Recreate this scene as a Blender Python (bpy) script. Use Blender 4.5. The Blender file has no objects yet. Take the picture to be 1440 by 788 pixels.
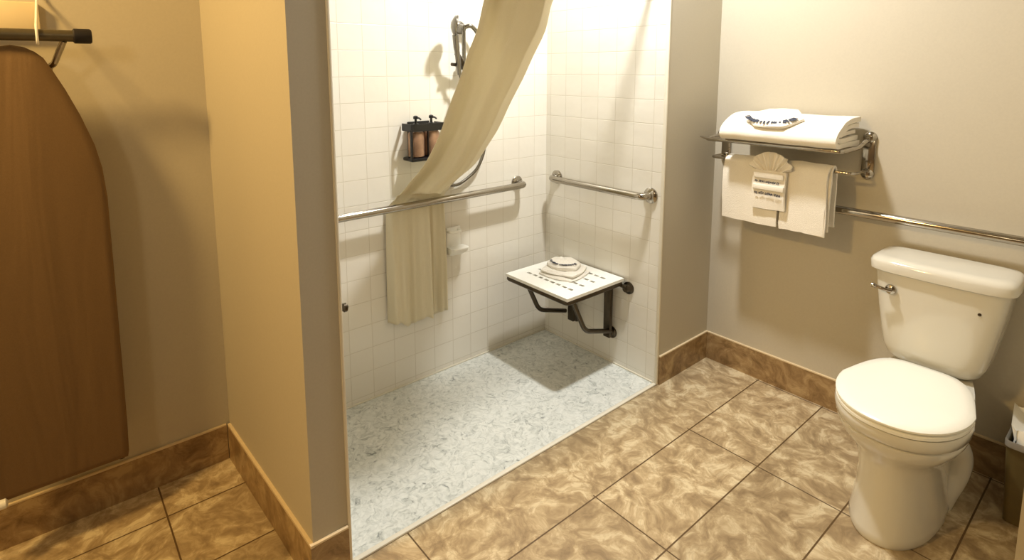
import bpy, bmesh, math, random
from mathutils import Vector, Matrix, noise
random.seed(7)
SC = bpy.context.scene
COL = SC.collection
PI = math.pi

def V(*a): return Vector(a)
def lin(r, g, b):
    f = lambda c: (c/255/12.92 if c/255 <= .04045 else ((c/255+.055)/1.055)**2.4)
    return (f(r), f(g), f(b), 1)

# ------------------------------------------------------------------ camera
cam_d = bpy.data.cameras.new('camera')
cam = bpy.data.objects.new('camera', cam_d); COL.objects.link(cam)
RT, UP, FW = V(.7736, -.63366, -.004), V(.08746, .10052, .99108), V(.62761, .76705, -.13318)
cam.matrix_world = Matrix(((RT.x, UP.x, -FW.x, -2.13686), (RT.y, UP.y, -FW.y, -1.43531), (RT.z, UP.z, -FW.z, 1.46284), (0, 0, 0, 1)))
cam_d.sensor_fit = 'HORIZONTAL'; cam_d.sensor_width = 36
cam_d.lens = 795.087/1440*36
cam_d.shift_x = (720-696.609)/1440
cam_d.shift_y = -(394-204.58)/1440
cam_d.clip_start = .02
SC.camera = cam
SC.view_settings.view_transform = 'Standard'
SC.view_settings.look = 'None'
SC.view_settings.gamma = 1
SC.view_settings.use_curve_mapping = False
SC.view_settings.exposure = -0.2

# ------------------------------------------------------------------ light
wd = bpy.data.worlds.new('world'); SC.world = wd; wd.use_nodes = True
wd.node_tree.nodes['Background'].inputs[0].default_value = (.9, .85, .75, 1)
wd.node_tree.nodes['Background'].inputs[1].default_value = .0

def area(name, loc, size, watts, colour, target=None, spread=PI):
    d = bpy.data.lights.new(name, 'AREA'); d.shape = 'DISK'; d.size = size
    d.energy = watts; d.color = colour; d.spread = spread
    o = bpy.data.objects.new(name, d); COL.objects.link(o); o.location = loc
    if target is not None:
        o.rotation_euler = (Vector(target)-Vector(loc)).to_track_quat('-Z', 'Y').to_euler()
    return o
area('bathroom_ceiling_lamp', (-.38, -.13, 2.62), .13, 50, (1, .99, .965))
area('closet_side_lamp', (-3.05, .1, 2.5), .25, 44, (1, .65, .24), (-1.75, .3, .5))
area('entry_lamp', (-3.0, -.8, 1.98), .2, 4, (1, .84, .55), (-1.9, .7, 1.1))
area('fill_lamp', (-1.9, -1.9, 2.2), .5, 2.2, (1, .93, .8), (-.8, 0, .3))  # added weak fill from behind the camera, no real fixture

# ------------------------------------------------------------------ materials
def mat(name):
    m = bpy.data.materials.new(name); m.use_nodes = True
    nt = m.node_tree; b = nt.nodes['Principled BSDF']
    return m, nt, b
def N(nt, typ, **kw):
    n = nt.nodes.new(typ)
    for k, v in kw.items():
        if k in n.inputs.keys(): n.inputs[k].default_value = v
        else: setattr(n, k, v)
    return n
def ramp(nt, fac, stops):
    r = nt.nodes.new('ShaderNodeValToRGB'); e = r.color_ramp.elements
    while len(e) > len(stops): e.remove(e[-1])
    while len(e) < len(stops): e.new(1)
    for k, (p, c) in enumerate(stops): e[k].position = p; e[k].color = c
    nt.links.new(fac, r.inputs[0]); return r
def bump(nt, b, height, strength, dist=.002, normal=None):
    n = nt.nodes.new('ShaderNodeBump'); n.inputs['Strength'].default_value = strength; n.inputs['Distance'].default_value = dist
    nt.links.new(height, n.inputs['Height'])
    if normal: nt.links.new(normal, n.inputs['Normal'])
    nt.links.new(n.outputs[0], b.inputs['Normal']); return n
def objco(nt): return nt.nodes.new('ShaderNodeTexCoord').outputs['Object']

def plain(name, col, rough=.5, metal=0, spec=.5, nscale=60, namp=.06, nb=.15, coat=0, sheen=0, bd=.001):
    m, nt, b = mat(name)
    co = objco(nt)
    n = N(nt, 'ShaderNodeTexNoise', Scale=nscale, Detail=4.0); nt.links.new(co, n.inputs['Vector'])
    d = tuple(c*(1-namp) for c in col[:3])+(1,); l = tuple(min(1, c*(1+namp)) for c in col[:3])+(1,)
    r = ramp(nt, n.outputs['Fac'], [(.3, d), (.7, l)])
    nt.links.new(r.outputs[0], b.inputs['Base Color'])
    b.inputs['Roughness'].default_value = rough; b.inputs['Metallic'].default_value = metal
    b.inputs['Specular IOR Level'].default_value = spec
    b.inputs['Coat Weight'].default_value = coat; b.inputs['Coat Roughness'].default_value = .08
    b.inputs['Sheen Weight'].default_value = sheen
    if nb: bump(nt, b, n.outputs['Fac'], nb, bd)
    return m
M = {}
M['paint'] = plain('wall_paint', lin(192, 184, 165), .62, nscale=140, namp=.02, nb=.12)
M['far_paint'] = plain('dimmed_wall_paint', lin(150, 134, 110), .62, nscale=140, namp=.02, nb=.12)  # for the unseen walls, darkened so they bounce less light
M['ceil'] = plain('ceiling_paint', lin(178, 170, 152), .8, nscale=90, namp=.02)  # unseen ceiling, tone lowered to cut ambient bounce
M['caulk'] = plain('caulk', lin(222, 202, 165), .5, nscale=80, namp=.04)
M['porcelain'] = plain('porcelain', lin(214, 210, 196), .12, coat=.5, nscale=4, namp=.01, nb=0)
M['seat_plastic'] = plain('seat_plastic', lin(246, 245, 234), .25, nscale=5, namp=.01, nb=0)
M['chrome'] = plain('chrome', lin(172, 166, 155), .14, metal=1, nscale=30, namp=.04, nb=0)
M['dark_steel'] = plain('dark_steel', lin(84, 76, 64), .3, metal=1, nscale=50, namp=.1, nb=0)
M['gun'] = plain('grey_tube_paint', lin(98, 90, 72), .35, metal=.6, nscale=50, namp=.08, nb=0)
M['dim_chrome'] = plain('darkened_chrome', lin(128, 124, 116), .22, metal=1, nscale=30, namp=.05, nb=0)  # chrome whose dark contrast against bright tile is put into the colour
M['rubber'] = plain('black_rubber', lin(20, 15, 20), .6, nscale=90, namp=.2)
M['black'] = plain('black_plastic', lin(16, 15, 17), .35, nscale=60, namp=.1)
M['towel'] = plain('terry_towel', lin(240, 234, 220), .95, nscale=420, namp=.05, nb=.8, sheen=.3, bd=.003)
M['print'] = plain('grey_print', lin(62, 66, 80), .9, nscale=200, namp=.2)
M['white_plastic'] = plain('white_plastic', lin(244, 243, 235), .35, nscale=20, namp=.02, nb=0)
M['cream_plastic'] = plain('cream_plastic', lin(238, 220, 180), .4, nscale=20, namp=.02, nb=0)
M['copper'] = plain('copper_bottle', lin(160, 126, 100), .25, metal=.3, nscale=25, namp=.25, nb=0)
M['bin'] = plain('olive_bin_plastic', lin(104, 88, 48), .4, nscale=40, namp=.06)
M['bin_rim'] = plain('grey_bin_rim', lin(150, 142, 128), .3, nscale=40, namp=.05)
M['liner'] = plain('white_liner', lin(245, 243, 232), .4, nscale=20, namp=.03)

# ironing board cover
m, nt, b = mat('ironing_cover'); co = objco(nt)
mp = N(nt, 'ShaderNodeMapping'); mp.inputs['Scale'].default_value = (7, 7, 1.0); nt.links.new(co, mp.inputs[0])
n = N(nt, 'ShaderNodeTexNoise', Scale=1.0, Detail=3.0, Distortion=.6); nt.links.new(mp.outputs[0], n.inputs['Vector'])
n2 = N(nt, 'ShaderNodeTexNoise', Scale=500.0, Detail=2.0); nt.links.new(co, n2.inputs['Vector'])
r = ramp(nt, n2.outputs['Fac'], [(.3, lin(112, 86, 52)), (.7, lin(120, 93, 57))])
nt.links.new(r.outputs[0], b.inputs['Base Color']); b.inputs['Roughness'].default_value = .8
bump(nt, b, n.outputs['Fac'], .8, .02)
M['cover'] = m

# curtain cloth: fine weave, a little light passes through
m, nt, b = mat('curtain_cloth'); co = objco(nt)
n = N(nt, 'ShaderNodeTexNoise', Scale=600.0, Detail=2.0); nt.links.new(co, n.inputs['Vector'])
r = ramp(nt, n.outputs['Fac'], [(.3, lin(240, 231, 202)), (.7, lin(247, 239, 212))])
nt.links.new(r.outputs[0], b.inputs['Base Color']); b.inputs['Roughness'].default_value = .75
bump(nt, b, n.outputs['Fac'], .2, .001)
tr = N(nt, 'ShaderNodeBsdfTranslucent'); nt.links.new(r.outputs[0], tr.inputs[0])
mx = N(nt, 'ShaderNodeMixShader'); mx.inputs[0].default_value = .22
out = nt.nodes['Material Output']
nt.links.new(b.outputs[0], mx.inputs[1]); nt.links.new(tr.outputs[0], mx.inputs[2]); nt.links.new(mx.outputs[0], out.inputs[0])
M['curtain'] = m

def combine(nt, co, swap, off):
    s = nt.nodes.new('ShaderNodeSeparateXYZ'); nt.links.new(co, s.inputs[0])
    c = nt.nodes.new('ShaderNodeCombineXYZ')
    for k, ax in enumerate(swap):
        a = nt.nodes.new('ShaderNodeMath'); a.operation = 'SUBTRACT'; a.inputs[1].default_value = off[k]
        nt.links.new(s.outputs[ax], a.inputs[0]); nt.links.new(a.outputs[0], c.inputs[k])
    return c.outputs[0]

def wall_tile(name, swap, off):
    m, nt, b = mat(name); co = objco(nt)
    uv = combine(nt, co, swap, off)
    br = nt.nodes.new('ShaderNodeTexBrick'); br.offset = 0; br.squash = 1
    for k, v in (('Scale', 1), ('Mortar Size', .0022), ('Mortar Smooth', .6), ('Bias', 0), ('Brick Width', .108), ('Row Height', .108)): br.inputs[k].default_value = v
    br.inputs['Color1'].default_value = lin(238, 234, 222); br.inputs['Color2'].default_value = lin(234, 229, 216); br.inputs['Mortar'].default_value = lin(221, 215, 199)
    nt.links.new(uv, br.inputs['Vector'])
    nt.links.new(br.outputs['Color'], b.inputs['Base Color'])
    b.inputs['Roughness'].default_value = .22
    n = N(nt, 'ShaderNodeTexNoise', Scale=9.0, Detail=2.0); nt.links.new(co, n.inputs['Vector'])
    b1 = nt.nodes.new('ShaderNodeBump'); b1.inputs['Strength'].default_value = .25; b1.inputs['Distance'].default_value = .01; nt.links.new(n.outputs['Fac'], b1.inputs['Height'])
    inv = nt.nodes.new('ShaderNodeMath'); inv.operation = 'SUBTRACT'; inv.inputs[0].default_value = 1; nt.links.new(br.outputs['Fac'], inv.inputs[1])
    bump(nt, b, inv.outputs[0], .35, .002, b1.outputs[0])
    return m
M['tile_back'] = wall_tile('shower_tile_back', (0, 2, 1), (.017, .0308, 0))
M['tile_side'] = wall_tile('shower_tile_side', (1, 2, 0), (.061, .0308, 0))
M['tile_edge'] = plain('tile_trim', lin(236, 230, 212), .25, nscale=10, namp=.02, nb=0)

def stone(name, cols, grout=True):
    m, nt, b = mat(name); co = objco(nt)
    w = N(nt, 'ShaderNodeTexNoise', Scale=3.5, Detail=3.0); nt.links.new(co, w.inputs['Vector'])
    mixv = nt.nodes.new('ShaderNodeMix'); mixv.data_type = 'RGBA'; mixv.blend_type = 'ADD'; mixv.inputs[0].default_value = .35
    nt.links.new(co, mixv.inputs[6]); nt.links.new(w.outputs['Color'], mixv.inputs[7])
    n = N(nt, 'ShaderNodeTexNoise', Scale=14.0, Detail=9.0, Roughness=.66, Distortion=.25); nt.links.new(mixv.outputs[2], n.inputs['Vector'])
    r = ramp(nt, n.outputs['Fac'], [(.34, cols[0]), (.45, cols[1]), (.53, cols[2]), (.62, cols[3])])
    vn = N(nt, 'ShaderNodeTexNoise', Scale=6.0, Detail=6.0, Roughness=.6, Distortion=1.2); nt.links.new(mixv.outputs[2], vn.inputs['Vector'])
    vr = ramp(nt, vn.outputs['Fac'], [(.475, (0, 0, 0, 1)), (.5, (1, 1, 1, 1)), (.525, (0, 0, 0, 1))])
    mx = nt.nodes.new('ShaderNodeMix'); mx.data_type = 'RGBA'
    sc = nt.nodes.new('ShaderNodeMath'); sc.operation = 'MULTIPLY'; sc.inputs[1].default_value = .3; nt.links.new(vr.outputs[0], sc.inputs[0])
    nt.links.new(sc.outputs[0], mx.inputs[0]); nt.links.new(r.outputs[0], mx.inputs[6]); mx.inputs[7].default_value = cols[0]
    last = mx.outputs[2]
    if grout:
        uv = combine(nt, co, (0, 1, 2), (-.7527, -.2811, 0))
        # the long strip along the shower threshold has no cross joints
        sp = nt.nodes.new('ShaderNodeSeparateXYZ'); nt.links.new(uv, sp.inputs[0])
        def mth(op, a_, v):
            q = nt.nodes.new('ShaderNodeMath'); q.operation = op
            for k, e in enumerate((a_, v)):
                if isinstance(e, (int, float)): q.inputs[k].default_value = e
                else: nt.links.new(e, q.inputs[k])
            return q.outputs[0]
        mk = mth('MULTIPLY', mth('GREATER_THAN', sp.outputs[1], .01), mth('GREATER_THAN', sp.outputs[0], -.45))
        xx = mth('ADD', mth('MULTIPLY', sp.outputs[0], mth('SUBTRACT', 1, mk)), mth('MULTIPLY', mk, -.289))
        cb = nt.nodes.new('ShaderNodeCombineXYZ'); nt.links.new(xx, cb.inputs[0]); nt.links.new(sp.outputs[1], cb.inputs[1]); uv = cb.outputs[0]
        br = nt.nodes.new('ShaderNodeTexBrick'); br.offset = 0; br.squash = 1
        for k, v in (('Scale', 1), ('Mortar Size', .0030), ('Mortar Smooth', .3), ('Bias', 0), ('Brick Width', .5784), ('Row Height', .2817)): br.inputs[k].default_value = v
        br.inputs['Color1'].default_value = (1, 1, 1, 1); br.inputs['Color2'].default_value = (.86, .86, .86, 1)
        nt.links.new(uv, br.inputs['Vector'])
        mt = nt.nodes.new('ShaderNodeMix'); mt.data_type = 'RGBA'; mt.blend_type = 'MULTIPLY'; mt.inputs[0].default_value = 1
        nt.links.new(last, mt.inputs[6]); nt.links.new(br.outputs['Color'], mt.inputs[7]); br.inputs['Mortar'].default_value = (1, 1, 1, 1)
        mg = nt.nodes.new('ShaderNodeMix'); mg.data_type = 'RGBA'; nt.links.new(br.outputs['Fac'], mg.inputs[0])
        nt.links.new(mt.outputs[2], mg.inputs[6]); mg.inputs[7].default_value = lin(96, 74, 46)
        last = mg.outputs[2]
        inv = nt.nodes.new('ShaderNodeMath'); inv.operation = 'SUBTRACT'; inv.inputs[0].default_value = 1; nt.links.new(br.outputs['Fac'], inv.inputs[1])
        bump(nt, b, inv.outputs[0], .5, .002)
    nt.links.new(last, b.inputs['Base Color'])
    b.inputs['Roughness'].default_value = .34
    return m
M['floor'] = stone('floor_stone_tile', [lin(146, 125, 94), lin(172, 150, 115), lin(194, 173, 136), lin(222, 206, 170)])
M['base'] = stone('baseboard_stone_tile', [lin(118, 92, 58), lin(146, 118, 80), lin(162, 134, 94), lin(182, 156, 114)], False)

# shower pan: pale pebbly floor with grey flecks
m, nt, b = mat('shower_pan_mosaic'); co = objco(nt)
vo = N(nt, 'ShaderNodeTexVoronoi', Scale=26.0, feature='DISTANCE_TO_EDGE'); 
dn = N(nt, 'ShaderNodeTexNoise', Scale=14.0, Detail=3.0); nt.links.new(co, dn.inputs['Vector'])
mv = nt.nodes.new('ShaderNodeMix'); mv.data_type = 'RGBA'; mv.blend_type = 'ADD'; mv.inputs[0].default_value = .09
nt.links.new(co, mv.inputs[6]); nt.links.new(dn.outputs['Color'], mv.inputs[7]); nt.links.new(mv.outputs[2], vo.inputs['Vector'])
nn = N(nt, 'ShaderNodeTexNoise', Scale=30.0, Detail=3.0, Distortion=1.6); nt.links.new(mv.outputs[2], nn.inputs['Vector'])
r = ramp(nt, nn.outputs['Fac'], [(.24, lin(128, 134, 132)), (.36, lin(200, 204, 198)), (.5, lin(222, 225, 219)), (.7, lin(234, 236, 230))])
r2 = ramp(nt, vo.outputs['Distance'], [(.0, (.9, .9, .89, 1)), (.09, (1, 1, 1, 1))])
mm = nt.nodes.new('ShaderNodeMix'); mm.data_type = 'RGBA'; mm.blend_type = 'MULTIPLY'; mm.inputs[0].default_value = 1
nt.links.new(r.outputs[0], mm.inputs[6]); nt.links.new(r2.outputs[0], mm.inputs[7]); nt.links.new(mm.outputs[2], b.inputs['Base Color'])
b.inputs['Roughness'].default_value = .4; bump(nt, b, r2.outputs[0], .4, .002)
M['pan'] = m

# ------------------------------------------------------------------ geometry helpers
def add_box(bm, x0, x1, y0, y1, z0, z1, bev=0, seg=2, rot=None, pivot=None):
    r = bmesh.ops.create_cube(bm, size=1)
    for v in r['verts']:
        v.co = V((x0+x1)/2+v.co.x*(x1-x0), (y0+y1)/2+v.co.y*(y1-y0), (z0+z1)/2+v.co.z*(z1-z0))
    vs = r['verts']
    if bev:
        es = list({e for v in vs for e in v.link_edges})
        q = bmesh.ops.bevel(bm, geom=es, offset=bev, segments=seg, profile=.5, affect='EDGES')
        vs = list({v for f in q['faces'] for v in f.verts} | {v for v in vs if v.is_valid})
    if rot: bmesh.ops.rotate(bm, verts=vs, cent=pivot, matrix=rot)
    return vs
def loft(bm, rings, cap0=True, cap1=True, closed=True):
    R = [[bm.verts.new(p) for p in ring] for ring in rings]
    n = len(R[0])
    for a, b_ in zip(R, R[1:]):
        for k in range(n if closed else n-1):
            try: bm.faces.new((a[k], a[(k+1) % n], b_[(k+1) % n], b_[k]))
            except ValueError: pass
    if closed and cap0: bm.faces.new(list(reversed(R[0])))
    if closed and cap1: bm.faces.new(R[-1])
    return R
def smooth_path(pts, sub=6):
    pts = [Vector(p) for p in pts]
    if len(pts) < 3: return pts
    out = []
    for i in range(len(pts)-1):
        p0 = pts[max(i-1, 0)]; p1 = pts[i]; p2 = pts[i+1]; p3 = pts[min(i+2, len(pts)-1)]
        for s in range(sub):
            t = s/sub
            out.append(.5*((2*p1)+(-p0+p2)*t+(2*p0-5*p1+4*p2-p3)*t*t+(-p0+3*p1-3*p2+p3)*t**3))
    out.append(pts[-1]); return out
def round_path(pts, rad, seg=5):
    pts = [Vector(p) for p in pts]; out = [pts[0]]
    for i in range(1, len(pts)-1):
        a = (pts[i-1]-pts[i]).normalized(); c = (pts[i+1]-pts[i]).normalized()
        p, q = pts[i]+a*rad, pts[i]+c*rad
        for s in range(seg+1):
            t = s/seg; out.append((1-t)**2*p+2*t*(1-t)*pts[i]+t*t*q)
    out.append(pts[-1]); return out
def tube(bm, pts, r, n=14, sx=1, cap=True):
    pts = [Vector(p) for p in pts]; rings = []; up = None
    for i, p in enumerate(pts):
        t = (pts[min(i+1, len(pts)-1)]-pts[max(i-1, 0)]).normalized()
        if up is None: up = V(0, 0, 1) if abs(t.z) < .9 else V(1, 0, 0)
        s = t.cross(up).normalized(); up = s.cross(t).normalized()
        rr = r[i] if isinstance(r, (list, tuple)) else r
        rings.append([p+s*math.cos(2*PI*k/n)*rr*sx+up*math.sin(2*PI*k/n)*rr for k in range(n)])
    loft(bm, rings, cap, cap)
def lathe(bm, prof, origin, axis=(0, 0, 1), n=24):
    q = Vector(axis).to_track_quat('Z', 'Y'); o = Vector(origin)
    loft(bm, [[o+q @ V(max(r, 1e-4)*math.cos(2*PI*k/n), max(r, 1e-4)*math.sin(2*PI*k/n), h) for k in range(n)] for r, h in prof])
def fold_sheet(bm, path, th, y0, y1, ny=16, amp=.003, seed=0, flare=0):
    """a thick cloth whose cross-section in x-z follows path, extruded along y"""
    P = smooth_path([(p[0], 0, p[1]) for p in path], 4)
    L, Rr = [], []
    for i, p in enumerate(P):
        t = (P[min(i+1, len(P)-1)]-P[max(i-1, 0)]).normalized(); nrm = V(-t.z, 0, t.x)
        L.append(p+nrm*th/2); Rr.append(p-nrm*th/2)
    prof = L+list(reversed(Rr)); c = sum(prof, V(0, 0, 0))/len(prof)
    rings = []
    for j in range(ny+1):
        t = j/ny; y = y0+(y1-y0)*t
        edge = 1-.05*max(0, 1-min(t, 1-t)*ny*.8)
        ring = []
        for p in prof:
            q = c+(p-c)*V(1, 1, 1).x; q = V(c.x+(p.x-c.x)*(1-(1-edge)*.4), y, p.z)
            d = noise.noise_vector(V(q.x*9+seed, y*9, q.z*9))*amp+noise.noise_vector(V(q.x*30, y*30+seed, q.z*30))*amp*.35
            ring.append(q+d)
        rings.append(ring)
    loft(bm, rings)

def finish(bm, smooth):
    bmesh.ops.recalc_face_normals(bm, faces=bm.faces)
    for f in bm.faces: f.smooth = smooth
def obj(name, bm, m, parent=None, smooth=True, base=None, angle=40):
    finish(bm, smooth)
    if smooth:
        for e in bm.edges:
            if len(e.link_faces) == 2 and e.calc_face_angle(0) > math.radians(angle): e.smooth = False
    me = bpy.data.meshes.new(name); bm.to_mesh(me); bm.free()
    me.materials.append(m if isinstance(m, bpy.types.Material) else M[m])
    o = bpy.data.objects.new(name, me); COL.objects.link(o)
    off = V(0, 0, 0)
    if parent is not None:
        o.parent = parent
        p = parent
        while p is not None: off += p.location; p = p.parent
    elif base is not None:
        off = Vector(base); o.location = base
    me.transform(Matrix.Translation(-off))
    return o
def tag(o, label, cat, group=None):
    o['label'] = label; o['category'] = cat
    if group: o['group'] = group
    return o
def thing(name, label, cat, loc, group=None):
    o = bpy.data.objects.new(name, None); COL.objects.link(o); o.location = loc; o.empty_display_size = .05
    return tag(o, label, cat, group)
def struct(name, bm, m, smooth=False, parent=None):
    o = obj(name, bm, m, parent, smooth)
    if parent is None: o['kind'] = 'structure'
    return o
def B(): return bmesh.new()
def boxes(*bs, bev=0):
    bm = B()
    for b_ in bs: add_box(bm, *b_, bev=bev)
    return bm
def prism(bm, poly, z0, z1):
    loft(bm, [[V(x, y, z0) for x, y in poly], [V(x, y, z1) for x, y in poly]])

# ------------------------------------------------------------------ the room
W, D, L, L2, HB, H = .4245, .7405, 1.5184, 1.6323, .1416, 2.70
XC, YC = -1.6624, .7453                     # inner corner of the closet recess
struct('floor', boxes((-3.3, W+.1, -3.0, 0, -.05, 0), (-3.3, -L-.02, 0, .85, -.05, 0)), 'floor')
struct('ceiling', boxes((-3.3, W+.1, -3.0, .85, H, H+.05)), 'ceil')
struct('wall_right', boxes((W, W+.1, -3.0, .85, 0, H)), 'paint')
struct('wall_wing', boxes((.006, W, 0, .85, 0, H)), 'paint')
struct('wall_back_closet', boxes((-3.3, XC, YC, YC+.1, 0, H)), 'paint')
struct('wall_left', boxes((-3.4, -3.3, -3.0, .85, 0, H)), 'far_paint')
struct('wall_front', boxes((-3.4, W+.1, -3.1, -3.0, 0, H)), 'far_paint')
bm = B(); prism(bm, [(-L2, 0), (-L-.006, 0), (-L-.006, YC), (XC, YC)], 0, H)
struct('wall_pillar', bm, 'paint')
struct('wall_partition', boxes((-.889, W, -1.44, -1.326, 0, H)), 'paint')
struct('wall_shower_back', boxes((-L-.006, .006, D, D+.1, 0, H)), 'tile_back')
struct('wall_shower_right', boxes((0, .006, .012, D, 0, H)), 'tile_side')
struct('wall_shower_left', boxes((-L-.006, -L, .012, D, 0, H)), 'tile_side')
bm = B(); add_box(bm, -L, 0, .018, D, -.04, .004); struct('floor_shower_pan', bm, 'pan')
# rounded tile edges and threshold strip
bm = B(); add_box(bm, -.001, .010, -.004, .013, 0, H, bev=.004); struct('trim_1', bm, 'tile_edge', True)
bm = B(); add_box(bm, -L-.010, -L+.001, -.004, .013, 0, H, bev=.004); struct('trim_2', bm, 'tile_edge', True)
bm = B(); add_box(bm, -L, 0, .0, .018, -.02, .006, bev=.003); struct('trim_3', bm, 'tile_edge', True)
bm = B(); add_box(bm, -L, 0, D-.006, D, .004, .012, bev=.002); add_box(bm, -.006, 0, .018, D, .004, .012, bev=.002); struct('trim_4', bm, 'tile_edge', True)
# baseboards (stone strips) each with its caulk line
TB = .010
def baseboard(name, x0, x1, y0, y1, cx):
    struct(name, boxes((x0, x1, y0, y1, 0, HB-.008)), 'base')
    bm = B(); add_box(bm, x0, x1, y0, y1, HB-.008, HB, bev=.002); struct(cx, bm, 'caulk', True)
baseboard('baseboard_wing', .011, W, -TB, 0, 'trim_5')
baseboard('baseboard_right', W-TB, W, -1.326, -TB, 'trim_6')
baseboard('baseboard_closet', -3.3, XC-.012, YC-TB, YC, 'trim_7')
baseboard('baseboard_pillar_front', -L2, -L-.011, -TB, 0, 'trim_8')
bm = B(); prism(bm, [(-L2-TB, -TB), (-L2, -TB), (XC, YC-TB), (XC-TB, YC-TB)], 0, HB-.008); struct('baseboard_pillar_side', bm, 'base')
bm = B(); prism(bm, [(-L2-TB, -TB), (-L2+.001, -TB), (XC+.001, YC-TB), (XC-TB, YC-TB)], HB-.008, HB); struct('trim_9', bm, 'caulk')

# ------------------------------------------------------------------ toilet
TY = -.955
t = thing('toilet', 'white porcelain toilet with closed lid standing against the right wall', 'toilet', (.15, TY, 0))
def bowl_ring(z, xf, hw, xb, bw, xm, n=44, e=2.2):
    """xf front tip, xb back, xm where the outline is widest, bw half width at the back"""
    pts = []
    for k in range(n):
        a = 2*PI*k/n; c, s = math.cos(a), math.sin(a)
        if c <= 0:
            x = xm+(xm-xf)*(-(abs(c)**(2/e))); y = hw*math.copysign(abs(s)**(2/e), s)
        else:
            u = abs(c)**(2/3.6); x = xm+(xb-xm)*u
            y = math.copysign(abs(s)**(2/3.6), s)*(hw+(bw-hw)*u)
        pts.append(V(x, TY+y, z))
    return pts
bm = B()
spec = [(0, -.238, .118, .30, .10, .02), (.012, -.243, .122, .30, .105, .02), (.03, -.238, .119, .30, .10, .02), (.10, -.222, .112, .30, .09, .03), (.18, -.212, .110, .30, .088, .03),
        (.235, -.215, .115, .30, .095, .0), (.275, -.228, .128, .30, .11, -.02), (.305, -.256, .152, .31, .12, -.04), (.335, -.272, .167, .33, .105, -.05), (.352, -.276, .170, .34, .105, -.05), (.356, -.270, .166, .34, .104, -.05),
        (.362, -.280, .174, .36, .108, -.05), (.392, -.286, .179, .385, .108, -.05), (.400, -.282, .176, .385, .106, -.05)]
loft(bm, [bowl_ring(*s) for s in spec])
obj('bowl', bm, 'porcelain', t, angle=60)
bm = B()
for sgn in (-1, 1):
    yy = TY+sgn*.078
    tube(bm, smooth_path([(.05, yy, .30), (.10, yy+sgn*.022, .25), (.145, yy+sgn*.036, .19), (.155, yy+sgn*.032, .12), (.13, yy+sgn*.010, .04), (.12, yy, .002)], 5), [.03]+[.042]*24+[.036], n=16)
obj('trapway', bm, 'porcelain', t)
def seat_ring(z, g=0, xb=.182):
    pts = []; n = 48
    for k in range(n):
        a = 2*PI*k/n; c, s = math.cos(a), math.sin(a)
        if c <= 0: x = -.05-(.238+g)*abs(c)**(2/2.15); y = (.178+g)*math.copysign(abs(s)**(2/2.15), s)
        else:
            u = abs(c)**(2/4.2); x = -.05+(xb+.05+g)*u; y = math.copysign(abs(s)**(2/4.2), s)*((.178+g)-.048*u)
        pts.append(V(x, TY+y, z))
    return pts
bm = B(); loft(bm, [seat_ring(.402, -.006), seat_ring(.405, 0), seat_ring(.414, 0), seat_ring(.417, -.005)])
obj('seat', bm, 'seat_plastic', t)
bm = B(); loft(bm, [seat_ring(.4205, -.006), seat_ring(.4235, .001), seat_ring(.429, .001), seat_ring(.435, -.006), seat_ring(.438, -.03), seat_ring(.4385, -.09)])
lid = obj('lid', bm, 'seat_plastic', t)
lid['label'] = 'bright white closed seat lid'
for s in (-1, 1):
    bm = B(); add_box(bm, .172, .196, TY+s*.07-.018, TY+s*.07+.018, .400, .424, bev=.006); obj('hinge', bm, 'seat_plastic', t)
# tank: trapezoid in front view with a rounded underside and bulging front
def tank_ring(z, hw, xf, xb=.405, n=40, e=6):
    pts = []
    for k in range(n):
        a = 2*PI*k/n; c, s = math.cos(a), math.sin(a)
        x = math.copysign(abs(c)**(2/e), c); y = math.copysign(abs(s)**(2/e), s)
        bulge = -.012*(1-y*y) if x < 0 else 0
        pts.append(V((xf+xb)/2+(xb-xf)/2*x+bulge, TY+hw*y, z))
    return pts
bm = B(); loft(bm, [tank_ring(.402, .095, .25), tank_ring(.412, .120, .228), tank_ring(.43, .137, .215), tank_ring(.46, .149, .209), tank_ring(.52, .160, .206), tank_ring(.60, .173, .203), tank_ring(.68, .184, .201), tank_ring(.735, .190, .2)])
tank = obj('tank', bm, 'porcelain', t)
bm = B(); loft(bm, [tank_ring(.733, .192, .196), tank_ring(.738, .205, .186, .412), tank_ring(.765, .207, .184, .414), tank_ring(.776, .202, .190, .411), tank_ring(.783, .19, .204, .402), tank_ring(.785, .17, .225, .385)])
obj('tank_lid', bm, 'porcelain', t)
bm = B(); lathe(bm, [(.016, 0), (.018, .004), (.016, .010), (.008, .013), (.008, .022), (0, .023)], (.192, TY+.125, .675), (-1, 0, 0), 20)
tube(bm, smooth_path([(.172, TY+.118, .675), (.168, TY+.14, .677), (.167, TY+.165, .681), (.168, TY+.178, .682)], 4), [.006]*5+[.0065]*4+[.009]*4, n=12)
obj('flush_handle', bm, 'chrome', t)['label'] = 'chrome flush lever at the tank front'
bm = B(); lathe(bm, [(.005, 0), (.005, .003), (0, .004)], (.197, TY-.122, .662), (-1, 0, 0), 12)
obj('bolt', bm, 'dark_steel', t)['label'] = 'small dark screw on the tank front'

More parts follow.
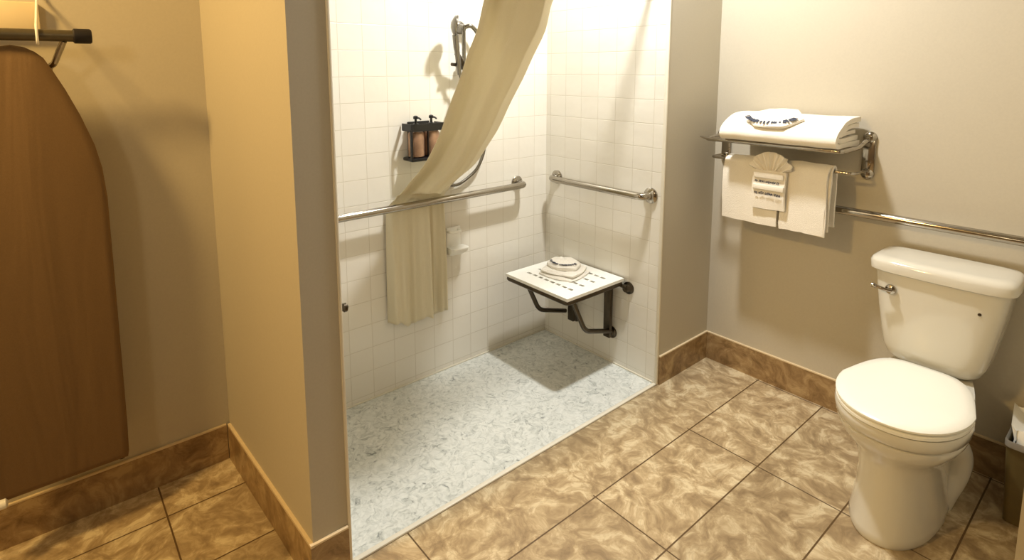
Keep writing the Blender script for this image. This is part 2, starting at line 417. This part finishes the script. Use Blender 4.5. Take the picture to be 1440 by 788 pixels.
# ------------------------------------------------------------------ grab bars
def flange(bm, p, axis, r=.036):
    lathe(bm, [(r, 0), (r, .006), (r*.9, .010), (r*.62, .013), (r*.5, .015)], p, axis, 24)
def grab_bar(name, label, a, b_, wall_dir, off, r=.0165, mid=None):
    a, b_ = Vector(a), Vector(b_); w = Vector(wall_dir)
    base = (a+b_)/2
    t = thing(name, label, 'grab bar', base)
    bm = B(); tube(bm, round_path([a+w*off, a, b_, b_+w*off], .04, 6), r, 16); obj('bar', bm, 'chrome', t)
    for p in (a, b_):
        bm = B(); flange(bm, p+w*off, -w); obj('flange', bm, 'chrome', t)
    return t
grab_bar('grab_bar', 'long chrome grab bar along shower back wall with curtain tucked behind', (-1.44, .668, .872), (-.215, .668, .877), (0, 1, 0), D-.668)
grab_bar('grab_bar', 'short chrome grab bar on shower side wall above the fold-down seat', (-.06, .655, .893), (-.06, .062, .893), (1, 0, 0), .06)
grab_bar('grab_bar', 'long chrome grab bar on right wall running above the toilet tank', (W-.06, -.50, .892), (W-.06, -1.285, .890), (1, 0, 0), .06)

# ------------------------------------------------------------------ shower curtain
ROWS = [(-.84, 1.935, -.45, 1.94, .05), (-.88, 1.83, -.52, 1.83, .06), (-.915, 1.745, -.572, 1.76, .08), (-.923, 1.695, -.595, 1.719, .1), (-.901, 1.604, -.562, 1.618, .17), (-.889, 1.514, -.551, 1.518, .25), (-.869, 1.433, -.541, 1.429, .32),
        (-.861, 1.33, -.546, 1.317, .4), (-.849, 1.224, -.547, 1.203, .48), (-.85, 1.145, -.56, 1.119, .54), (-.87, 1.055, -.592, 1.023, .6), (-.905, .987, -.65, .96, .645), (-.935, .932, -.67, .92, .68),
        (-.965, .893, -.678, .892, .706), (-.982, .86, -.682, .86, .714), (-.986, .80, -.682, .80, .712), (-.989, .70, -.680, .70, .708), (-.990, .60, -.679, .60, .706), (-.990, .50, -.678, .50, .705), (-.989, .41, -.678, .41, .705), (-.988, .335, -.677, .31, .705)]
NU = 96
def interp(u, tab):
    for (a, p), (c, q) in zip(tab, tab[1:]):
        if u <= c:
            t = (u-a)/(c-a); t = t*t*(3-2*t); return p+(q-p)*t
    return tab[-1][1]
KL = smooth_path([(r_[0], r_[4], r_[1]) for r_ in ROWS], 4)
KR = smooth_path([(r_[2], r_[4], r_[3]) for r_ in ROWS], 4)
curt = thing('shower_curtain', 'cream shower curtain swept aside and tucked behind the back grab bar', 'shower curtain', (-.75, .05, 1.94))
bm = B(); rings = []
for j, (a, c) in enumerate(zip(KL, KR)):
    s = j/(len(KL)-1); low = max(0, min(1, (s-.6)/.1)); top = max(0, 1-s/.12)
    ring = []
    for i in range(NU+1):
        u = i/NU; p = a.lerp(c, u)
        soft = .008*math.sin(u*9+1.2*s)+.004*math.sin(u*23-3*s)
        rim = (.04*u/.06-.018 if u < .06 else .022-.11*(u-.06)/.76 if u < .82 else -.088+.15*(u-.82)/.18)
        dy_up = soft+rim
        pl = interp(u, ((0, .012), (.05, -.010), (.26, -.006), (.36, .012), (.42, -.002), (.62, -.016), (.68, -.010), (.73, .024), (.80, .014), (.92, .006), (.96, -.006), (1, .012)))+.003*math.sin(u*PI*14+2*s)
        dz = 0
        if s > .9: dz = (s-.9)*10*(.018*math.sin(u*13+.5)+(.012 if u > .72 else -.006))
        k = low
        pl *= 1+max(0, s-.72)*4
        dy = dy_up*(1-k)+pl*k
        dy = dy*(1-top)+top*.03*math.sin(u*PI*16)
        ny = noise.noise(V(u*4, s*9, 2.2))*.008*(1-k)
        y = p.y+dy+ny; px = p.x+(dy*(1-k)*.8 if top == 0 else 0)
        if s > .62: y = min(y, D-.006); 
        if .60 < s < .72: y = max(y, .6885)
        elif s >= .72: y = max(y, .6885-(s-.72)*.4)
        ring.append(V(px, y, p.z+dz))
    rings.append(ring)
loft(bm, rings, closed=False)
co_ = obj('curtain_cloth', bm, 'curtain', curt, angle=180)
sm = co_.modifiers.new('thick', 'SOLIDIFY'); sm.thickness = .0015; sm.offset = 0
for k in range(9):
    x = -.83+.375*k/8; bm = B()
    tube(bm, [V(x, .05, 1.957)+V(.002*math.sin(a*2), .021*math.sin(a), .021*math.cos(a)) for a in [2*PI*q/16 for q in range(17)]], .0018, 8)
    obj('curtain_ring', bm, 'chrome', curt)
rod = thing('curtain_rod', 'straight chrome curtain rod across the top of the shower opening', 'curtain rod', (-.76, .05, 1.965))
bm = B(); tube(bm, [(-L, .05, 1.965), (0, .05, 1.965)], .012, 16); obj('rod', bm, 'chrome', rod)
for x, ax in ((-L, 1), (0, -1)):
    bm = B(); flange(bm, (x, .05, 1.965), (ax, 0, 0), .028); obj('flange', bm, 'chrome', rod)

# ------------------------------------------------------------------ hand shower set on the back wall
hs = thing('hand_shower', 'chrome hand shower on wall bracket with flexible hose beside the curtain', 'shower', (-.6, D, 1.2))
bm = B(); tube(bm, [(-.575, .70, 1.66), (-.575, .70, 1.10)], .009, 14)
for z in (1.645, 1.115): lathe(bm, [(.018, 0), (.018, .03), (.012, .042)], (-.575, D, z), (0, -1, 0), 18)
obj('slide_bar', bm, 'dim_chrome', hs)
bm = B(); lathe(bm, [(.030, 0), (.030, .007), (.020, .012), (.014, .03), (.012, .045)], (-.572, D, 1.655), (0, -1, 0), 22)
tube(bm, smooth_path([(-.572, .70, 1.655), (-.54, .685, 1.66), (-.50, .68, 1.615), (-.478, .68, 1.56)], 5), .010, 12)
obj('supply_elbow', bm, 'dim_chrome', hs)
bm = B(); add_box(bm, -.60, -.555, .672, .712, 1.462, 1.50, bev=.008)
tube(bm, [(-.578, .68, 1.48), (-.672, .66, 1.486)], .0075, 12)
tube(bm, [(-.60, .672, 1.49), (-.648, .655, 1.535)], .012, 12)
obj('slider_bracket', bm, 'dark_steel', hs)
bm = B()
tube(bm, smooth_path([(-.628, .662, 1.44), (-.640, .655, 1.50), (-.655, .645, 1.56), (-.668, .635, 1.615)], 5), [.010]*4+[.012]*6+[.014]*6, 14)
ax = V(.76, -.60, -.12).normalized()
lathe(bm, [(.014, -.020), (.030, -.013), (.044, -.004), (.047, .004), (.044, .010), (0, .011)], (-.672, .628, 1.655), ax, 28)
obj('shower_head', bm, 'dim_chrome', hs)
bm = B()
tube(bm, smooth_path([(-.625, .665, 1.445), (-.612, .672, 1.40), (-.632, .69, 1.33), (-.668, .70, 1.24), (-.70, .715, 1.12), (-.695, .722, 1.0), (-.66, .724, .935), (-.61, .722, .92), (-.55, .718, .945), (-.49, .715, .99), (-.452, .715, 1.06), (-.448, .715, 1.12), (-.47, .72, 1.19), (-.50, .722, 1.25), (-.53, D-.004, 1.28)], 8), .0075, 10)
obj('hose', bm, 'dim_chrome', hs)

# ------------------------------------------------------------------ dispenser with two pump bottles
db = thing('dispenser_bracket', 'black wall bracket holding two pump bottles left of the curtain', 'bracket', (-.815, D, 1.07))
bm = B(); add_box(bm, -.862, -.750, D-.010, D, 1.075, 1.235, bev=.003)
obj('back_plate', bm, 'black', db)
bm = B(); loft(bm, [[V(-.806+x, D-y, z) for x, y in ((-.086, .008), (-.086, .084), (-.078, .092), (.078, .092), (.086, .084), (.086, .008), (.0815, .008), (.0815, .082), (.077, .0875), (-.077, .0875), (-.0815, .082), (-.0815, .008))] for z in (1.198, 1.230)]); obj('holder_band', bm, 'black', db)
bm = B(); add_box(bm, -.892, -.720, D-.088, D-.008, 1.066, 1.082, bev=.006); obj('tray', bm, 'black', db)
for x0_, x1_ in ((-.892, -.8845), (-.8075, -.8045)):
    bm = B(); add_box(bm, x0_, x1_, D-.088, D-.074, 1.078, 1.205, bev=.001); obj('side_bar', bm, 'black', db)
for x, lb in ((-.846, 'copper-coloured pump bottle in black bracket, left one of the pair'), (-.766, 'copper-coloured pump bottle in black bracket, right one beside the curtain')):
    bt = thing('pump_bottle', lb, 'bottle', (x, D-.049, 1.083), 'pump bottles in the shower bracket')
    bm = B(); lathe(bm, [(.030, 0), (.035, .003), (.036, .01), (.036, .100), (.031, .110), (.014, .1145)], (x, D-.049, 1.0835), (0, 0, 1), 28)
    obj('bottle_body', bm, 'copper', bt)
    bm = B(); lathe(bm, [(.014, .1145), (.0135, .145), (.006, .148), (.005, .166)], (x, D-.049, 1.0835), (0, 0, 1), 18)
    lathe(bm, [(.010, .166), (.011, .170), (.010, .178), (.004, .181)], (x, D-.049, 1.0835), (0, 0, 1), 18)
    tube(bm, [(x, D-.049, 1.2555), (x+.004, D-.072, 1.2545), (x+.005, D-.083, 1.249)], .0038, 10)
    obj('pump', bm, 'black', bt)

# ------------------------------------------------------------------ ceramic soap dish
sd = thing('soap_dish', 'white ceramic soap dish on shower wall partly behind the curtain hem', 'soap dish', (-.62, D, .58))
bm = B(); add_box(bm, -.668, -.585, D-.012, D, .585, .715, bev=.006, seg=3); obj('back_plate', bm, 'white_plastic', sd)
bm = B(); loft(bm, [[V(x, y, z) for x, y in ((-.667, D-.01), (-.575, D-.01), (-.570-g, D-.055-h), (-.58-g, D-.066-h), (-.660, D-.066-h), (-.670, D-.055-h))] for z, g, h in ((.588, .02, -.02), (.602, .004, -.003), (.618, 0, 0), (.622, .003, -.003))])
obj('tray', bm, 'white_plastic', sd)
bm = B(); tube(bm, round_path([(-.66, D-.008, .698), (-.66, D-.04, .698), (-.600, D-.04, .698), (-.600, D-.008, .698)], .015, 5), .007, 12); obj('towel_grip', bm, 'white_plastic', sd)

# small knob on the pillar's tiled edge
kn = B(); lathe(kn, [(.007, 0), (.007, .012), (.013, .018), (.013, .026), (.006, .031)], (-L, .03, .79), (1, 0, 0), 18)
tag(obj('wall_knob', kn, 'dark_steel', base=(-L, .03, .79)), 'small grey metal knob on the shower edge of the pillar', 'knob')

# ------------------------------------------------------------------ fold-down shower seat
ss = thing('shower_bench', 'white slotted fold-down shower seat on dark steel frame', 'shower seat', (0, .395, .45))
SX0, SX1, SY0, SY1, SZ = -.405, -.012, .19, .605, .467
def slab(bm, holes, x0, x1, y0, y1, z0, z1):
    xs = sorted({x0, x1}|{h[0] for h in holes}|{h[1] for h in holes}); ys = sorted({y0, y1}|{h[2] for h in holes}|{h[3] for h in holes})
    vg = {}
    def vv(i, j, z):
        k = (i, j, z)
        if k not in vg: vg[k] = bm.verts.new((xs[i], ys[j], z))
        return vg[k]
    solid = lambda i, j: 0 <= i < len(xs)-1 and 0 <= j < len(ys)-1 and not any(h[0] <= (xs[i]+xs[i+1])/2 <= h[1] and h[2] <= (ys[j]+ys[j+1])/2 <= h[3] for h in holes)
    for i in range(len(xs)-1):
        for j in range(len(ys)-1):
            if not solid(i, j): continue
            for z in (z0, z1): bm.faces.new((vv(i, j, z), vv(i+1, j, z), vv(i+1, j+1, z), vv(i, j+1, z)))
            for di, dj, q in ((-1, 0, ((i, j), (i, j+1))), (1, 0, ((i+1, j), (i+1, j+1))), (0, -1, ((i, j), (i+1, j))), (0, 1, ((i, j+1), (i+1, j+1)))):
                if not solid(i+di, j+dj): bm.faces.new((vv(*q[0], z0), vv(*q[1], z0), vv(*q[1], z1), vv(*q[0], z1)))
holes = []
for rx in (SX0+.085, SX0+.160, SX0+.235, SX0+.310):
    for k in range(8):
        y = SY0+.055+k*.039; holes.append((rx, rx+.016, y, y+.027))
bm = B(); slab(bm, holes, SX0, SX1, SY0, SY1, SZ-.014, SZ); obj('seat_panel', bm, 'white_plastic', ss, smooth=False)
bm = B(); add_box(bm, SX0+.012, SX1-.004, SY0+.012, SY1-.012, SZ-.020, SZ-.0145, bev=.001); obj('light_block_panel', bm, 'dark_steel', ss)  # added plate: stops light leaking through the slots and darkens them
bm = B(); zf = SZ-.014-.0105
tube(bm, round_path([(-.03, SY0+.006, zf), (SX0+.006, SY0+.012-.006, zf), (SX0+.006, SY1-.006, zf), (-.03, SY1-.006, zf)], .02, 5), .0105, 12)
tube(bm, [(-.03, SY0-.03, zf-.008), (-.03, SY1+.02, zf-.008)], .009, 12)
obj('frame', bm, 'dark_steel', ss)
for y in (SY0+.045, SY1-.06):
    bm = B(); tube(bm, round_path([(SX0+.075, y, SZ-.03), (-.235, y, .25), (-.02, y+.02, .178)], .04, 5), .0115, 12)
    obj('support_strut', bm, 'dark_steel', ss)
for y in (SY0+.075, SY1-.10):
    bm = B(); add_box(bm, -.045, -.022, y-.02, y+.02, .15, SZ-.03, bev=.004)
    lathe(bm, [(.030, 0), (.030, .006), (.018, .012), (.014, .024)], (0, y, .165), (-1, 0, 0), 20)
    obj('wall_post', bm, 'dark_steel', ss)
for y in (SY0-.02, SY1+.01):
    bm = B(); lathe(bm, [(.030, 0), (.030, .006), (.020, .010), (.015, .03)], (0, y, SZ-.045), (-1, 0, 0), 20)
    obj('wall_flange', bm, 'dark_steel', ss)

# ------------------------------------------------------------------ towels
def marks(bm, pts, h, normal, seed, wob=.25, dens=.8, bold=1):
    """a run of short dark printed strokes along a curve, flat on the cloth"""
    rnd = random.Random(seed); P = [Vector(p) for p in pts]; nrm = Vector(normal).normalized()
    for i in range(len(P)-1):
        if rnd.random() > dens: continue
        t = (P[i+1]-P[i]); ln = t.length; t.normalize(); s = nrm.cross(t)
        c = (P[i]+P[i+1])/2; hh = h*rnd.uniform(.6, 1.1); ww = ln*rnd.uniform(.30, .46)
        tilt = rnd.uniform(-wob, wob)
        d1 = (t+s*tilt).normalized(); d2 = nrm.cross(d1)
        k = rnd.choice((0, 1, 2))
        bars = [(-ww*.8, 0, .0016)] if k == 0 else [(-ww*.8, 0, .0014), (ww*.5, 0, .0014)] if k == 1 else [(-ww*.7, 0, .0014), (ww*.6, 0, .0012)]
        for dx, _, w in bars:
            w *= bold
            q = [c+d1*(dx+a*w)+d2*(b_*hh/2) for a, b_ in ((-1, -1), (1, -1), (1, 1), (-1, 1))]
            loft(bm, [[v_+nrm*.0003 for v_ in q], [v_+nrm*.0010 for v_ in q]])
        if k:
            z_ = rnd.choice((-.35, 0, .4))*hh
            q = [c+d1*(a*ww*.9)+d2*(z_+b_*.0013*bold) for a, b_ in ((-1, -1), (1, -1), (1, 1), (-1, 1))]
            loft(bm, [[v_+nrm*.0003 for v_ in q], [v_+nrm*.0010 for v_ in q]])

def dome_cloth(bm, c, rx, ry, h, folds, rot=0, n=56, seed=0, base_h=.012):
    """washcloth folded into a low many-sided bundle"""
    c = Vector(c); prof = [(1, 0), (1.02, .25), (1, .5), (.92, .62), (.9, .72), (.7, .86), (.4, .96), (.12, 1.0)]
    rings = []
    for r_, z in prof:
        ring = []
        for k in range(n):
            a = 2*PI*k/n
            poly = math.cos(PI/folds)/math.cos((a % (2*PI/folds))-PI/folds)
            rr = r_*(poly*.7+.3)+.02*math.sin(a*3+seed)+.035*noise.noise(V(math.cos(a)*2+seed, math.sin(a)*2, z*3))
            ring.append(c+V(rx*rr*math.cos(a+rot), ry*rr*math.sin(a+rot), z*h+.002*math.sin(a*5+seed)*z))
        rings.append(ring)
    loft(bm, rings)

# on the shower seat: folded mat under a bundled washcloth
fx, fy = -.185, .42
ft = B(); 
dome_cloth(ft, (fx, fy, SZ+.001), .122, .130, .019, 4, PI/4+.1, seed=1, n=64)
dome_cloth(ft, (fx, fy, SZ+.0175), .112, .120, .018, 4, PI/4+.16, seed=3, n=64)
bmesh.ops.rotate(ft, verts=ft.verts, cent=(fx, fy, 0), matrix=Matrix.Rotation(.12, 3, 'Z'))
tag(obj('folded_towel', ft, 'towel', base=(fx, fy, SZ)), 'folded white towel lying flat on the shower seat', 'towel')
wc = thing('washcloth', 'white washcloth bundled into a low round pile on the shower seat', 'washcloth', (fx+.015, fy+.01, SZ+.035))
bm = B(); dome_cloth(bm, (fx+.01, fy+.01, SZ+.0345), .080, .088, .030, 6, .3, seed=2); obj('cloth', bm, 'towel', wc)
bm = B()
arc = [V(fx+.01+.062*math.cos(a), fy+.01+.068*math.sin(a), SZ+.0345+.0262) for a in [PI*.72+PI*.85*k/13 for k in range(14)]]
marks(bm, arc, .015, (0, 0, 1), 4, dens=1, bold=2); obj('printed_lettering', bm, 'print', wc)

# hotel towel shelf on the right wall
RX = .2
rk = thing('towel_rack', 'chrome towel shelf with hanging bar on the right wall', 'towel rack', (W, -.36, 1.03))
for y in (-.060, -.656):
    bm = B()
    lathe(bm, [(.0235, 0), (.0235, .010), (.018, .016), (.010, .02)], (W, y, 1.19), (-1, 0, 0), 22)
    lathe(bm, [(.0235, 0), (.0235, .010), (.018, .016), (.010, .02)], (W, y, 1.045), (-1, 0, 0), 22)
    add_box(bm, W-.012, W, y-.0225, y+.0225, 1.045, 1.19, bev=.004)
    obj('wall_plate', bm, 'chrome', rk)
bm = B()
tube(bm, round_path([(W-.015, -.656, 1.178), (W-.06, -.656, 1.178), (W-.09, -.645, 1.155), (RX, -.635, 1.150), (RX, -.082, 1.150), (W-.09, -.066, 1.155), (W-.06, -.06, 1.178), (W-.015, -.06, 1.178)], .016, 5), .0085, 12)
obj('shelf_frame', bm, 'chrome', rk)
for x in (.245, .285, .325, .365):
    bm = B(); tube(bm, [(x, -.648 if x > .3 else -.64, 1.152), (x, -.07, 1.152)], .005, 10); obj('shelf_rail', bm, 'chrome', rk)
bm = B(); tube(bm, round_path([(W-.012, -.656, 1.058), (.305, -.656, 1.058), (.285, -.645, 1.058), (.285, -.07, 1.058), (.305, -.06, 1.058), (W-.012, -.06, 1.058)], .012, 4), .006, 10)
obj('hanging_bar', bm, 'chrome', rk)
# finial where the front rail pokes past the far plate
bm = B(); tube(bm, [(RX, -.115, 1.150), (RX, -.085, 1.152), (RX-.004, -.052, 1.158)], [.0085, .0075, .003], 10); obj('rail_tip', bm, 'chrome', rk)

# bath towel folded on the shelf
bt = B(); z0 = 1.160
fold_sheet(bt, [(.395, z0+.010), (.30, z0+.010), (.21, z0+.010), (.168, z0+.013), (.155, z0+.030), (.170, z0+.052), (.205, z0+.074), (.25, z0+.092), (.31, z0+.101), (.395, z0+.102)], .019, -.17, -.628, 22, .0035, 3)
fold_sheet(bt, [(.40, z0+.030), (.30, z0+.029), (.215, z0+.028), (.190, z0+.038), (.222, z0+.058), (.30, z0+.076), (.40, z0+.080)], .017, -.174, -.620, 22, .003, 8)
fold_sheet(bt, [(.39, z0+.054), (.30, z0+.052), (.235, z0+.044)], .014, -.178, -.612, 22, .002, 12)
tag(obj('bath_towel', bt, 'towel', base=(.28, -.38, z0), angle=70), 'white bath towel folded flat on top of the chrome towel shelf', 'towel')
wt = thing('washcloth', 'white washcloth with dark arched lettering on top of the shelf towel', 'washcloth', (.275, -.36, z0+.102))
WP, WR = V(.222, -.372, z0+.095), Matrix.Rotation(-.42, 3, 'Y')
bm = B(); dome_cloth(bm, WP, .085, .112, .020, 6, PI/6, seed=5, n=60)
bmesh.ops.rotate(bm, verts=bm.verts, cent=WP, matrix=WR); obj('cloth', bm, 'towel', wt)
bm = B()
arc = [WP+V(.062*math.cos(a), .010+.100*math.sin(a), .0180) for a in [PI*.58+PI*.88*k/18 for k in range(19)]]
marks(bm, arc, .026, V(0, 0, 1), 9, dens=1, bold=2.2)
bmesh.ops.rotate(bm, verts=bm.verts, cent=WP, matrix=WR)
obj('printed_lettering', bm, 'print', wt)

# towel hanging over the bar, in two folded halves
def hang(bm, y0, y1, zf, zb, xf=.262, amp=.004, seed=0, th=.011, xt=0):
    fold_sheet(bm, [(xf-.004+xt, zf), (xf-.006+xt*.7, (zf+1.06)/2), (xf-.002, 1.03), (xf+.006, 1.064), (.285, 1.077), (.303, 1.062), (.31, 1.0), (.313, (zb+1)/2), (.314, zb)], th, y0, y1, 14, amp, seed)
ht = B()
hang(ht, -.148, -.585, .815, .83, amp=.006, seed=21)
hang(ht, -.150, -.395, .802, .86, xf=.245, amp=.006, seed=33, th=.009)
hang(ht, -.405, -.580, .798, .86, xf=.245, amp=.006, seed=47, th=.009)
fold_sheet(ht, [(.238, .80), (.240, .93), (.246, 1.045)], .006, -.50, -.578, 8, .003, 52)
tag(obj('hand_towel', ht, 'towel', base=(.28, -.37, .8), angle=70), 'white hand towel hanging below the chrome shelf behind a fan-folded cloth', 'towel')
# fan-folded washcloth with a printed band hung in the middle
fw = thing('washcloth', 'fan-topped white washcloth with printed band hung on the middle of hand towel', 'washcloth', (.232, -.36, .88))
bm = B(); cy_, cz_ = -.362, 1.035; rings = []
nf = 40
for k in range(nf+1):
    a = PI*(.03+.94*k/nf); z = abs(((k/nf*9) % 1)*2-1)
    dx = -.008+.016*z
    ro = .088*(1+.06*math.sin(k*.9))
    o_ = V(.222+dx, cy_+ro*math.cos(a), cz_+.078*math.sin(a)+.004); i_ = V(.224+dx*.4, cy_+.02*math.cos(a), cz_-.01)
    rings.append([i_, i_.lerp(o_, .5), o_, o_+V(.005, 0, 0), i_.lerp(o_, .5)+V(.005, 0, 0), i_+V(.005, 0, 0)])
loft(bm, rings)
obj('fan', bm, 'towel', fw, angle=30)
bm = B(); fold_sheet(bm, [(.226, .876), (.222, .93), (.221, .99), (.222, 1.04)], .014, cy_+.070, cy_-.066, 12, .0035, 61); obj('cloth', bm, 'towel', fw)
bm = B()
for z, w in ((1.018, .062), (.968, .064)): add_box(bm, .207, .216, cy_-w, cy_+w, z-.012, z+.012, bev=.004)
obj('band', bm, 'towel', fw)
for z, s_ in ((.993, 3), (.942, 11)):
    bm = B(); marks(bm, [V(.2085, cy_+.055-.11*k/12, z+random.uniform(-.002, .002)) for k in range(13)], .010, (-1, 0, 0), s_, dens=.9); obj('printed_line', bm, 'print', fw)

# ------------------------------------------------------------------ ironing board on the closet wall
ib = thing('ironing_board', 'brown-covered ironing board hung nose up on the closet wall', 'ironing board', (-2.175, .62, .21))
def board_outline(zt, zb, hw, g=0, n=16):
    """nose up, wide rounded tail down"""
    prof = [(0, 0), (.006, .030), (.018, .052), (.035, .070), (.07, .088), (.125, .113), (.20, .142), (.29, .170), (.36, .183), (.45, .189)]
    pts = []
    for d, w in prof: pts.append((w*hw/.19, zt-d))
    pts += [(hw*.985, zt-.75), (hw*.965, zb+.12), (hw*.95, zb+.02), (hw*.93, zb)]
    right = [(x+ (g if x > 0 else 0), z+(g if z > (zt+zb)/2 else -g)) for x, z in pts]
    left = [(-x, z) for x, z in reversed(right[1:])]
    return right+left
XB = -2.17
def board_ring(y, g): return [V(XB+x, y, z) for x, z in board_outline(1.535, .232, .187, g)]
bm = B(); loft(bm, [board_ring(.632, -.012), board_ring(.626, -.002), board_ring(.612, 0), board_ring(.604, -.006), board_ring(.601, -.02)])
obj('board_top', bm, 'cover', ib, angle=50)
bm = B(); tube(bm, [(-2.42, .595, 1.562), (-2.028, .595, 1.562)], .0165, 16); obj('foot_bar', bm, 'gun', ib)
bm = B(); lathe(bm, [(.0, 0), (.0175, .0), (.021, .003), (.021, .04), (.018, .044), (0, .045)], (-2.03, .595, 1.562), (1, 0, 0), 20); obj('end_cap', bm, 'rubber', ib)
bm = B(); tube(bm, smooth_path([(-2.052, .60, 1.548), (-2.075, .632, 1.49), (-2.10, .652, 1.42), (-2.15, .668, 1.0), (-2.17, .668, .55)], 5), .0085, 12); obj('leg', bm, 'chrome', ib)
bm = B(); tube(bm, smooth_path([(-2.30, .60, 1.548), (-2.28, .632, 1.49), (-2.25, .652, 1.42), (-2.20, .668, 1.0), (-2.18, .668, .55)], 5), .0085, 12); obj('leg', bm, 'chrome', ib)
bm = B(); tube(bm, smooth_path([(-2.17, .668, .9), (-2.12, .664, .5), (-2.03, .655, .27)], 5), .0085, 12); obj('leg', bm, 'chrome', ib)
bm = B(); lathe(bm, [(.010, 0), (.0125, .004), (.0125, .035), (.008, .038)], (-2.012, .635, .222), (.1, -.1, 1), 14); obj('end_cap', bm, 'rubber', ib)
bm = B(); lathe(bm, [(.010, 0), (.014, .004), (.014, .03), (.008, .034)], (-2.325, .60, .232), (1, 0, 0), 14); obj('end_cap', bm, 'white_plastic', ib)['label'] = 'white end cap at the lower left corner'
# cream wall holder with a white hook from which the board hangs
wh = thing('board_holder', 'cream wall plate with white hook above the ironing board', 'wall hook', (-2.2, YC, 1.58))
bm = B(); add_box(bm, -2.36, -2.098, YC-.03, YC, 1.575, 1.662, bev=.004); obj('wall_plate', bm, 'cream_plastic', wh)
bm = B(); tube(bm, round_path([(-2.098, YC-.012, 1.76), (-2.098, YC-.012, 1.69), (-2.108, .618, 1.60), (-2.110, .575, 1.585), (-2.110, .572, 1.54), (-2.110, .60, 1.538)], .015, 4), .0035, 10); obj('hook', bm, 'white_plastic', wh)

# ------------------------------------------------------------------ waste bin
wb = thing('waste_bin', 'olive rectangular waste bin with white liner right of the toilet', 'waste bin', (.27, -1.25, 0))
def bin_ring(z, g, x0=.172, x1=.385, y0=-1.315, y1=-1.178, r=.018):
    pts = []
    for cx, cy, a0 in ((x1-r, y1-r, 0), (x0+r, y1-r, PI/2), (x0+r, y0+r, PI), (x1-r, y0+r, 3*PI/2)):
        for k in range(5):
            a = a0+PI/2*k/4; pts.append(V(cx+(r)*math.cos(a), cy+r*math.sin(a), z))
    c = V((x0+x1)/2, (y0+y1)/2, z)
    return [c+(p-c)*(1+g) for p in pts]
bm = B(); loft(bm, [bin_ring(.002, -.16), bin_ring(.27, 0), bin_ring(.27, -.04), bin_ring(.02, -.2)], True, True); obj('bin_body', bm, 'bin', wb)
bm = B(); loft(bm, [bin_ring(.266, .01), bin_ring(.266, .045), bin_ring(.282, .05), bin_ring(.288, .03), bin_ring(.284, -.02), bin_ring(.268, -.03), bin_ring(.266, .01)], False, False); obj('rim', bm, 'bin_rim', wb)
bm = B(); rings = []
for j, (z, g) in enumerate(((.22, -.12), (.285, -.06), (.318, -.08), (.31, -.25), (.30, -.5), (.305, -.85))):
    rings.append([p+noise.noise_vector(p*28+V(j, 0, 0))*.03*(1 if j else .15) for p in bin_ring(z, g)])
loft(bm, rings)
obj('liner', bm, 'liner', wb, angle=25)['label'] = 'white crumpled bin liner'
